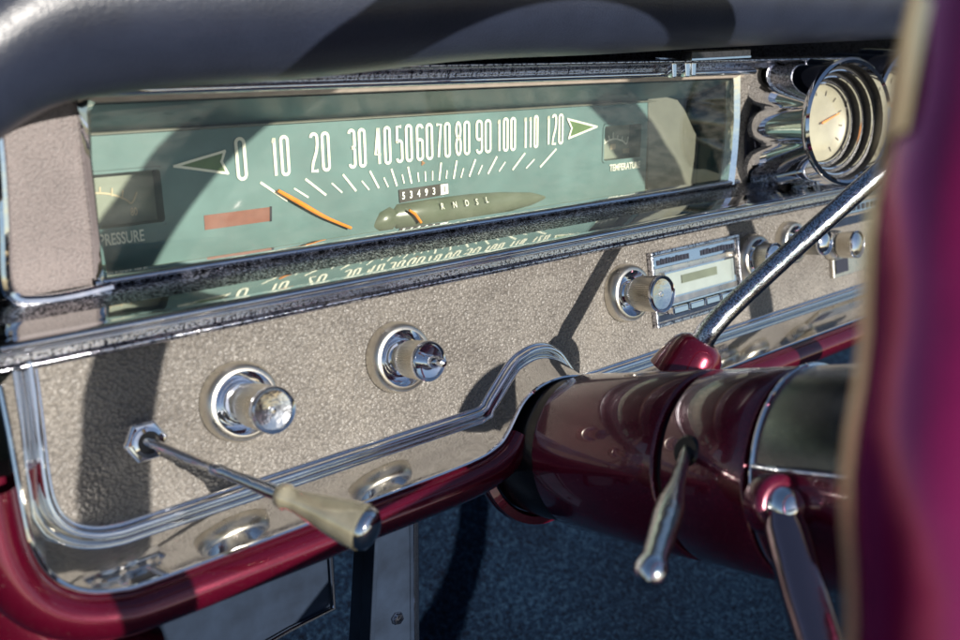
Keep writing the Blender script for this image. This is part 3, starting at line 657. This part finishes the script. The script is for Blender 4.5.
b = MB(); pbox(b, U0 + t_ + 0.0005, U1 - t_ - 0.0005, V0 + 0.0385, V1 - t_ - 0.0005, 0.0009, 0.0014); b.build('lower_slot', M['bracket'], ra, False)

# heater control right of the knobs
hc = root('heater_control', LP(0.665, 0.04), 'chrome heater control slot at the far right behind the wheel rim', 'heater control')
b = MB(); pbox(b, 0.61, 0.70, 0.002, 0.010, 0, 0.004); b.build('upper_bar', M['chrome'], hc, False, bevel=0.0006)
b = MB()
for k in range(12): pbox(b, 0.612 + k * 0.007, 0.6155 + k * 0.007, 0.004, 0.008, 0.0041, 0.0046)
b.build('bar_marks', M['navy'], hc, False)
b = MB(); pbox(b, 0.61, 0.70, 0.012, 0.018, 0, 0.0015); b.build('blue_slot', M['bracket'], hc, False)
b = MB(); pbox(b, 0.61, 0.70, 0.038, 0.054, 0, 0.003); b.build('lower_plate', M['satin'], hc, False, bevel=0.0006)
b = MB(); pbox(b, 0.613, 0.63, 0.041, 0.051, 0.0031, 0.0036); b.build('lower_window', M['navy'], hc, False)

# ================================================================ ROUND PODS
def pod(px, py, rad, label, yf=-0.052):
    C0 = onY(px, py, yf); axp = Vector((-0.20, -1, 0.10)).normalized()
    r = root('round_gauge_pod', C0 + Vector((0, 0.05, -rad)), label, 'gauge pod', 'round gauge pods')
    r_ = Zv
    # scalloped flared housing
    b = MB(); secs = []
    ref = Zv; e1 = (ref - axp * ref.dot(axp)).normalized(); e2 = axp.cross(e1); n = 96
    n = 192
    for t in [0, 0.06, 0.15, 0.3, 0.45, 0.6, 0.75, 0.88, 0.97, 1.0]:
        sec = []
        for k in range(n):
            a = 360 * k / n; q = a % 90; d = min(q, 90 - q)
            wide = max(0.0, math.cos(math.radians(90 * abs(q - 45) / 27))) ** 0.55 if abs(q - 45) < 27 else 0.0
            mid = max(0.0, math.cos(math.radians(90 * d / 17))) ** 0.55 if d < 17 else 0.0
            rear = rad * (0.97 + 0.36 * wide + 0.17 * mid); amt = t ** 1.15
            rr = rad * 0.99 * (1 - amt) + rear * amt
            if t > 0.97: rr -= 0.0025 * max(wide, mid)
            a = math.radians(a); hh = -0.054 * t * (0.70 + 0.30 * wide + 0.12 * mid)
            sec.append(C0 + axp * hh + (e1 * math.cos(a) + e2 * math.sin(a)) * rr)
        secs.append(sec)
    b.loft(secs, True); b.build('scalloped_housing', M['chrome'], r, angle=70)
    b = MB(); R_ = rad
    b.lathe([(R_ * 0.985, -0.004), (R_ * 1.03, -0.001), (R_ * 1.03, 0.0015), (R_ * 0.99, 0.003), (R_ * 0.945, 0.0015), (R_ * 0.935, -0.002)], C0, axp, 72); b.build('front_ring', M['chrome'], r)
    b = MB(); d_ = 0; pr = [(R_ * 0.935, -0.002)]
    rr = R_ * 0.935; h = -0.002
    for k in range(3):
        pr += [(rr - 0.0006, h - 0.0054), (rr - 0.0031, h - 0.0060), (rr - 0.0035, h - 0.0056)]; rr -= 0.0035; h -= 0.0058
    b.lathe(pr, C0, axp, 72)
    b.build('stepped_barrel', M['blackg'], r, angle=20)
    b = MB(); rr = R_ * 0.935; h = -0.002
    for k in range(3):
        rr2 = rr - 0.0031; h2 = h - 0.0058
        b.lathe([(rr2 + 0.0004, h2 - 0.0001), (rr2 + 0.0001, h2 + 0.0007), (rr2 - 0.0006, h2 + 0.0007), (rr2 - 0.0008, h2 - 0.0003)], C0, axp, 72); rr -= 0.0035; h -= 0.0058
    b.build('step_edge_ring', M['chrome'], r)
    fr = rr - 0.001
    b = MB(); b.lathe([(fr, h - 0.002), (fr * 0.93, h - 0.003), (0, h - 0.003)], C0, axp, 48); fc = b.build('gauge_face', M['podface'], r)
    b = MB(); 
    e1 = (Zv - axp * Zv.dot(axp)).normalized(); e2 = axp.cross(e1)
    for k in range(12):
        a = math.radians(-150 + k * 27); d = e1 * math.cos(a) + e2 * math.sin(a); s_ = e1 * -math.sin(a) + e2 * math.cos(a)
        b.box(C0 + axp * (h - 0.0028) + d * fr * 0.74 - s_ * 0.0003, d * fr * 0.13, s_ * 0.0006, axp * 0.0003)
    b.build('scale_marks', M['odo'], fc, False)
    b = MB(); a = math.radians(70); d = e1 * math.cos(a) - e2 * math.sin(a); b.tube([C0 + axp * (h - 0.001), C0 + axp * (h - 0.001) + d * fr * 0.7], [0.0008, 0.0004], 8); b.build('pointer', M['amber'], r)
    b = MB(); b.lathe([(fr, h + 0.0), (fr * 0.8, h + 0.002), (fr * 0.4, h + 0.0034), (0, h + 0.0038)], C0, axp, 48); b.build('domed_glass', M['dome'], r)
    return r
pod(848, 122, 0.0385, 'chrome round gauge pod with stepped black barrel, nearest to the speedometer')
pod(914, 107, 0.0385, 'chrome round gauge pod half hidden behind the wheel rim')

# clip under the pad and black latch
cp = root('chrome_clip', onY(690, 77, -0.008), 'small chrome clip above the window at its right end', 'clip')
def quad(b, pxs, Y, th): b.prism([onY(px, py, Y) for px, py in pxs], Yv * th)
b = MB(); quad(b, [(672, 61), (677, 61), (677, 77), (673, 78)], -0.012, 0.004); b.build('clip_leg', M['chrome'], cp, False, bevel=0.0006)
b = MB(); quad(b, [(685, 61), (691, 61), (690, 77), (686, 77)], -0.012, 0.004); b.build('clip_leg', M['chrome'], cp, False, bevel=0.0006)
b = MB(); quad(b, [(692, 61), (697, 60), (696, 76), (692, 76)], -0.013, 0.003); b.build('clip_leg', M['chrome'], cp, False, bevel=0.0006)
b = MB(); quad(b, [(655, 57), (700, 58), (700, 61), (672, 61.5), (658, 60)], -0.015, 0.006); b.build('clip_top', M['pitted2'], cp, False, bevel=0.0006)
lt = MB(); quad(lt, [(692, 51), (751, 49), (751, 57), (692, 60)], -0.024, 0.008); o = lt.build('latch_plate', M['blackg'], None, False, bevel=0.0006); tag(o, 'short black plastic plate tucked under the padded roll', 'plate')
b = MB(); quad(b, [(692, 58.6), (751, 55.6), (751, 57.4), (692, 60.4)], -0.0255, 0.001); b.build('bright_edge', M['chrome'], o, False)

# ================================================================ STEERING COLUMN
PH = math.radians(14.5); CA = Vector((0, -math.cos(PH), math.sin(PH)))
K0 = onY(560, 448, -0.050)
def R_at(s): return 0.0375 + 0.036 * s
co_ = root('steering_column', K0, 'thick glossy maroon steering column running from the dash to the wheel', 'steering column')
ref = Zv
def seg(prof, name, mat, par=co_, a0=0, a1=2 * math.pi, mod=None, n=72, angle=40):
    b = MB(); b.lathe([(r, s) for s, r in prof], K0, CA, n, mod, ref, a0, a1); return b.build(name, mat, par, angle=angle)
seg([(-0.06, 0.030), (-0.012, R_at(0) - 0.003), (0.0, R_at(0) - 0.0015), (0.016, R_at(0) - 0.0015), (0.022, R_at(0) - 0.003)], 'inner_sleeve', M['black'])
seg([(-0.022, R_at(0) + 0.002), (-0.017, R_at(0) + 0.0035), (-0.014, R_at(0) + 0.0030), (-0.013, R_at(0) - 0.001), (-0.016, R_at(0) - 0.003)], 'collar_lip', M['maroon'])
def shell(s0, s1, name, mat, lab=None):
    bv = 0.0014
    o = seg([(s0 + 0.0003, R_at(s0) - 0.006), (s0, R_at(s0) - bv), (s0 + bv * 0.4, R_at(s0) - bv * 0.3), (s0 + bv, R_at(s0)), ((s0 + s1) / 2, R_at((s0 + s1) / 2)), (s1 - bv, R_at(s1)), (s1 - bv * 0.4, R_at(s1) - bv * 0.3), (s1, R_at(s1) - bv), (s1 - 0.0003, R_at(s1) - 0.006)], name, mat)
    return o
shell(0.0200, 0.0960, 'column_housing', M['maroond'])
shell(0.0995, 0.1400, 'signal_housing', M['maroond'])
seg([(0.0955, R_at(.098) - 0.0035), (0.1, R_at(.098) - 0.0035)], 'seam_gap', M['black'])
seg([(0.1395, R_at(.14) - 0.003), (0.144, R_at(.14) - 0.003)], 'seam_gap', M['black'])
# oval emblem recess on the housing
# hub end: black grained quarter on top, maroon below, chrome edges
hu0, hu1 = 0.1432, 0.186
def sect(a0d, a1d, name, mat, dr=0, s0=hu0, s1=hu1):
    b = MB(); a0, a1 = math.radians(a0d), math.radians(a1d); r0 = R_at(s0) + dr; r1 = R_at(s1) + dr
    b.lathe([(r0 - 0.006, s0), (r0, s0 + 0.0002), (r0 + 0.0003, s0 + 0.001), (r1, s1), (r1 - 0.006, s1)], K0, CA, 40, None, ref, a0, a1); return b.build(name, mat, co_, angle=40)
# CA x ref: positive angles turn towards which side is measured here
_e1 = (ref - CA * ref.dot(CA)).normalized(); _e2 = CA.cross(_e1)
SGN = 1 if _e2.x < 0 else -1          # angle sign that goes to the left (-X)
def A(d): return d * SGN
def sect2(d0, d1, *a, **k):
    x, y = sorted((A(d0), A(d1))); return sect(x, y, *a, **k)
sect2(-75, 68, 'grained_cap', M['darkchrome'], 0.0)
sect2(69, 180, 'hub_shell', M['maroond'], -0.001)
sect2(-180, -76, 'hub_shell', M['maroond'], -0.001)
def along(d, s, dr=0.0):
    a = math.radians(A(d)); return K0 + CA * s + (_e1 * math.cos(a) + _e2 * math.sin(a)) * (R_at(s) + dr)
b = MB(); b.tube([along(68.5, hu0 + 0.001, 0.0002), along(68.5, hu1, 0.0002)], 0.0013, 10); b.build('chrome_divider', M['chrome'], co_)
b = MB(); b.tube([along(d, hu0 + 0.0008, 0.0004) for d in range(-75, 70, 4)], 0.0010, 10); b.build('chrome_divider', M['chrome'], co_)
b = MB(); b.tube([along(d, 0.1425, -0.0010) for d in range(69, 181, 6)], 0.0007, 8); b.build('chrome_divider', M['chrome'], co_)

# turn signal stalk
sO = along(64, 0.1130, 0.0)
b = MB(); nrm = (sO - (K0 + CA * 0.1130)).normalized(); b.lathe([(0.0, 0.0006), (0.0052, 0.0008), (0.0062, 0.0)], sO, nrm, 32); b.build('stalk_hole', M['black'], co_)
tip = onpl(649, 577, Vector((sO.x, sO.y - 0.048, sO.z)), Vector((0, 1, 0)))
sk = root('turn_signal_stalk', sO, 'slim chrome turn signal stalk hanging from the left side of the maroon column', 'stalk')
ax = tip - sO; Ln = ax.length; ax.normalize()
b = MB(); b.lathe([(0.0022, -0.004), (0.0024, Ln * 0.1), (0.0031, Ln * 0.36), (0.0050, Ln * 0.52), (0.0049, Ln * 0.66), (0.0042, Ln * 0.84), (0.0040, Ln * 0.93)], sO, ax, 28); b.build('stalk_arm', M['brushed'], sk, angle=60)
b = MB(); b.lathe([(0.0040, Ln * 0.93), (0.0048, Ln * 0.94), (0.0050, Ln * 0.97), (0.0042, Ln * 1.0), (0.0022, Ln * 1.02), (0, Ln * 1.025)], sO, ax, 28); b.build('stalk_tip', M['chrome'], sk)

# gear lever with maroon boot
bt = onY(694, 356, -0.105)
gl = root('gear_lever', bt, 'long chrome gear lever rising to the right from a maroon socket on the column', 'gear lever')
e = onY(893, 160, -0.150); kne = onY(713, 326, -0.110)
dr = (kne - bt).normalized()
b = MB(); b.lathe([(0.0165, -0.012), (0.0150, -0.004), (0.0128, 0.003), (0.0105, 0.0065), (0.0072, 0.0085), (0.006, 0.0085)], bt, dr, 36); b.build('lever_socket', M['maroon'], gl)
P_ = smoothpath([bt, onY(704, 338, -0.108), kne, onY(735, 303, -0.114), onY(800, 243, -0.129), e], 6)
b = MB(); b.tube(P_, [0.0057 - 0.0010 * i / (len(P_) - 1) for i in range(len(P_))], 24); b.build('lever_rod', M['lever'], gl, angle=60)

# ================================================================ STEERING WHEEL
sW = 0.2945; RW = 0.2165; WC = K0 + CA * sW + Vector((0.0185, 0, 0)); WX = Vector((math.cos(-0.055), math.sin(-0.055), 0))
ww = root('steering_wheel', WC, 'maroon steering wheel rim with a tan reflection coloured onto its back edge, out of focus in front', 'steering wheel')
def wp(deg, r, ds=0.0): a = math.radians(deg); return WC + CA * ds + (WX * math.cos(a) + (_e1) * math.sin(a)) * r
tr = 0.0135
def rimsurf(d0, d1, name, mat, grow=0.0):
    b = MB(); secs = []; n = 220
    for i in range(n + 1):
        dg = 360 * i / n; c_ = wp(dg, RW); ro = (c_ - WC).normalized(); sec = []
        for k in range(int(abs(d1 - d0) / 12) + 1):
            a = math.radians(d0 + 12 * k); r_ = (tr + grow) * (1 + (0.045 * math.cos(dg * math.pi / 180 * 40) if 60 < (d0 + 12 * k) < 300 else 0))
            sec.append(c_ + (CA * math.cos(a) + ro * math.sin(a)) * r_)
        secs.append(sec)
    b.loft(secs, False); return b.build(name, mat, ww, angle=70)
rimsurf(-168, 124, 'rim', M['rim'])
rimsurf(124, 192, 'rim_back_reflection', M['rimreflect'])  # dash reflection given as tan colour along the back of the rim
# raised tan strip painting the lit dash's reflection on the upper rim
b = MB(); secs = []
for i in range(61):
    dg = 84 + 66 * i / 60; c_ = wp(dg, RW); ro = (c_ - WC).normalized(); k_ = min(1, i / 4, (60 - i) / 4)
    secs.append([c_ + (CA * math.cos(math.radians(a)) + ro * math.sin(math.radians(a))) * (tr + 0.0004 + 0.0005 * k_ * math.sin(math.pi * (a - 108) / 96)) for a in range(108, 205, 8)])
b.loft(secs, False, False); b.build('rim_top_reflection', M['rimreflect'], ww, angle=70)
# hub and spokes
b = MB(); b.lathe([(0.026, -0.077), (0.034, -0.076), (0.037, -0.06), (0.035, -0.045), (0.03, -0.036), (0, -0.034)], WC, CA, 56); b.build('wheel_hub', M['maroond'], ww)
def spoke(deg, wd=0.020, off=0):
    b = MB(); secs = []; t_v = (wp(deg + 1, 0.1) - wp(deg, 0.1)).normalized()
    for t in [0, 0.15, 0.3, 0.5, 0.7, 0.85, 1.0]:
        c_ = wp(deg, 0.030 + (RW - 0.030) * t, -0.066 * (1 - t) ** 1.3); wdt = wd * (1.25 - 0.55 * t); th = 0.0035
        sec = []
        for k in range(16):
            a = 2 * math.pi * k / 16; sec.append(c_ + t_v * math.cos(a) * wdt / 2 + CA * math.sin(a) * th)
        secs.append(sec)
    b.loft(secs, True); return b.build('spoke', M['flange'], ww, angle=60)
for d in (186, 354): spoke(d)

# dished lower spoke: chrome bar from the column head out to the rim, ball joint at its root
a_ = along(84, 0.158, 0.004); z_ = wp(207, RW - 0.004)
sv = (z_ - a_).normalized(); sw_ = sv.cross(CF).normalized(); st_ = sv.cross(sw_)
b = MB(); secs = []
for t in [0, 0.06, 0.2, 0.4, 0.6, 0.8, 1.0]:
    c_ = a_.lerp(z_, t) - CA * 0.006 * math.sin(math.pi * t); wd = 0.0078 * (1.0 if t > 0 else 0.6) * (1 - 0.5 * t); th = 0.0045 * (1 - 0.3 * t)
    secs.append([c_ + sw_ * wd * math.copysign(abs(math.cos(2 * math.pi * k / 20)) ** 0.7, math.cos(2 * math.pi * k / 20)) + st_ * th * math.copysign(abs(math.sin(2 * math.pi * k / 20)) ** 0.7, math.sin(2 * math.pi * k / 20)) for k in range(20)])
b.loft(secs, True, True); o = b.build('lower_spoke', M['mauve'], ww, angle=60)
b = MB(); b.lathe([(0.0, 0.0085), (0.0035, 0.0080), (0.0062, 0.0055), (0.0076, 0.002), (0.0076, -0.003), (0.006, -0.008)], a_, (CF * -1 + X * 0.4).normalized(), 36); b.build('joint_cap', M['chrome'], ww, angle=60)
b = MB(); b.lathe([(0.0108, -0.006), (0.0112, 0.0), (0.0100, 0.002), (0.0076, 0.002)], a_, (CF * -1 + X * 0.4).normalized(), 36); b.build('joint_collar', M['maroond'], ww, angle=60)

# ================================================================ UNDER THE DASH
ub = root('support_bracket', onY(400, 640, 0.03), 'grey painted metal bracket hanging straight down under the dash', 'bracket')
b = MB(); q = [(377, 520), (416, 516), (417, 660), (368, 665)]
b.prism([onY(px, py, 0.0) for px, py in q], Yv * 0.02); b.build('bracket_web', M['bracket'], ub, False, bevel=0.0012)
b = MB(); q = [(414, 515), (419, 514), (420, 662), (415, 662)]
b.prism([onY(px, py, -0.004) for px, py in q], Yv * 0.01); b.build('bracket_flange', M['chrome'], ub, False, bevel=0.0006)
b = MB(); c0 = onY(397, 618, -0.0005); b.lathe([(0.0036, 0), (0.0036, 0.0014), (0.0030, 0.0022), (0.0, 0.0026)], c0, -Yv, 6); b.build('bolt_head', M['pitted2'], ub, False)
b = MB(); q = [(376, 525), (380, 523), (374, 665), (369, 665)]
b.prism([onY(px, py, -0.004) for px, py in q], Yv * 0.01); b.build('bracket_flange', M['bracket'], ub, False, bevel=0.0006)
kp = root('kick_plate', onY(250, 660, -0.02), 'flat grey blue plate with a bright rim below the maroon rail at left', 'plate')
b = MB(); q = [(100, 655), (180, 605), (330, 552), (333, 610), (240, 660), (160, 690)]
b.prism([onY(px, py, -0.02) for px, py in q], Yv * 0.01); b.build('plate_sheet', M['bracket'], kp, False, bevel=0.001)
b = MB(); b.tube([onY(px, py, -0.022) for px, py in [(331, 553), (334, 608), (290, 630), (235, 662)]], 0.0011, 8); b.build('plate_rim', M['chrome'], kp)

# ================================================================ the dash leans back: turn everything but the lights and camera
for o in list(S.objects):
    if o.parent is None and o.type not in ('CAMERA', 'LIGHT'):
        o.matrix_world = LEAN @ Matrix.Translation(o.location)
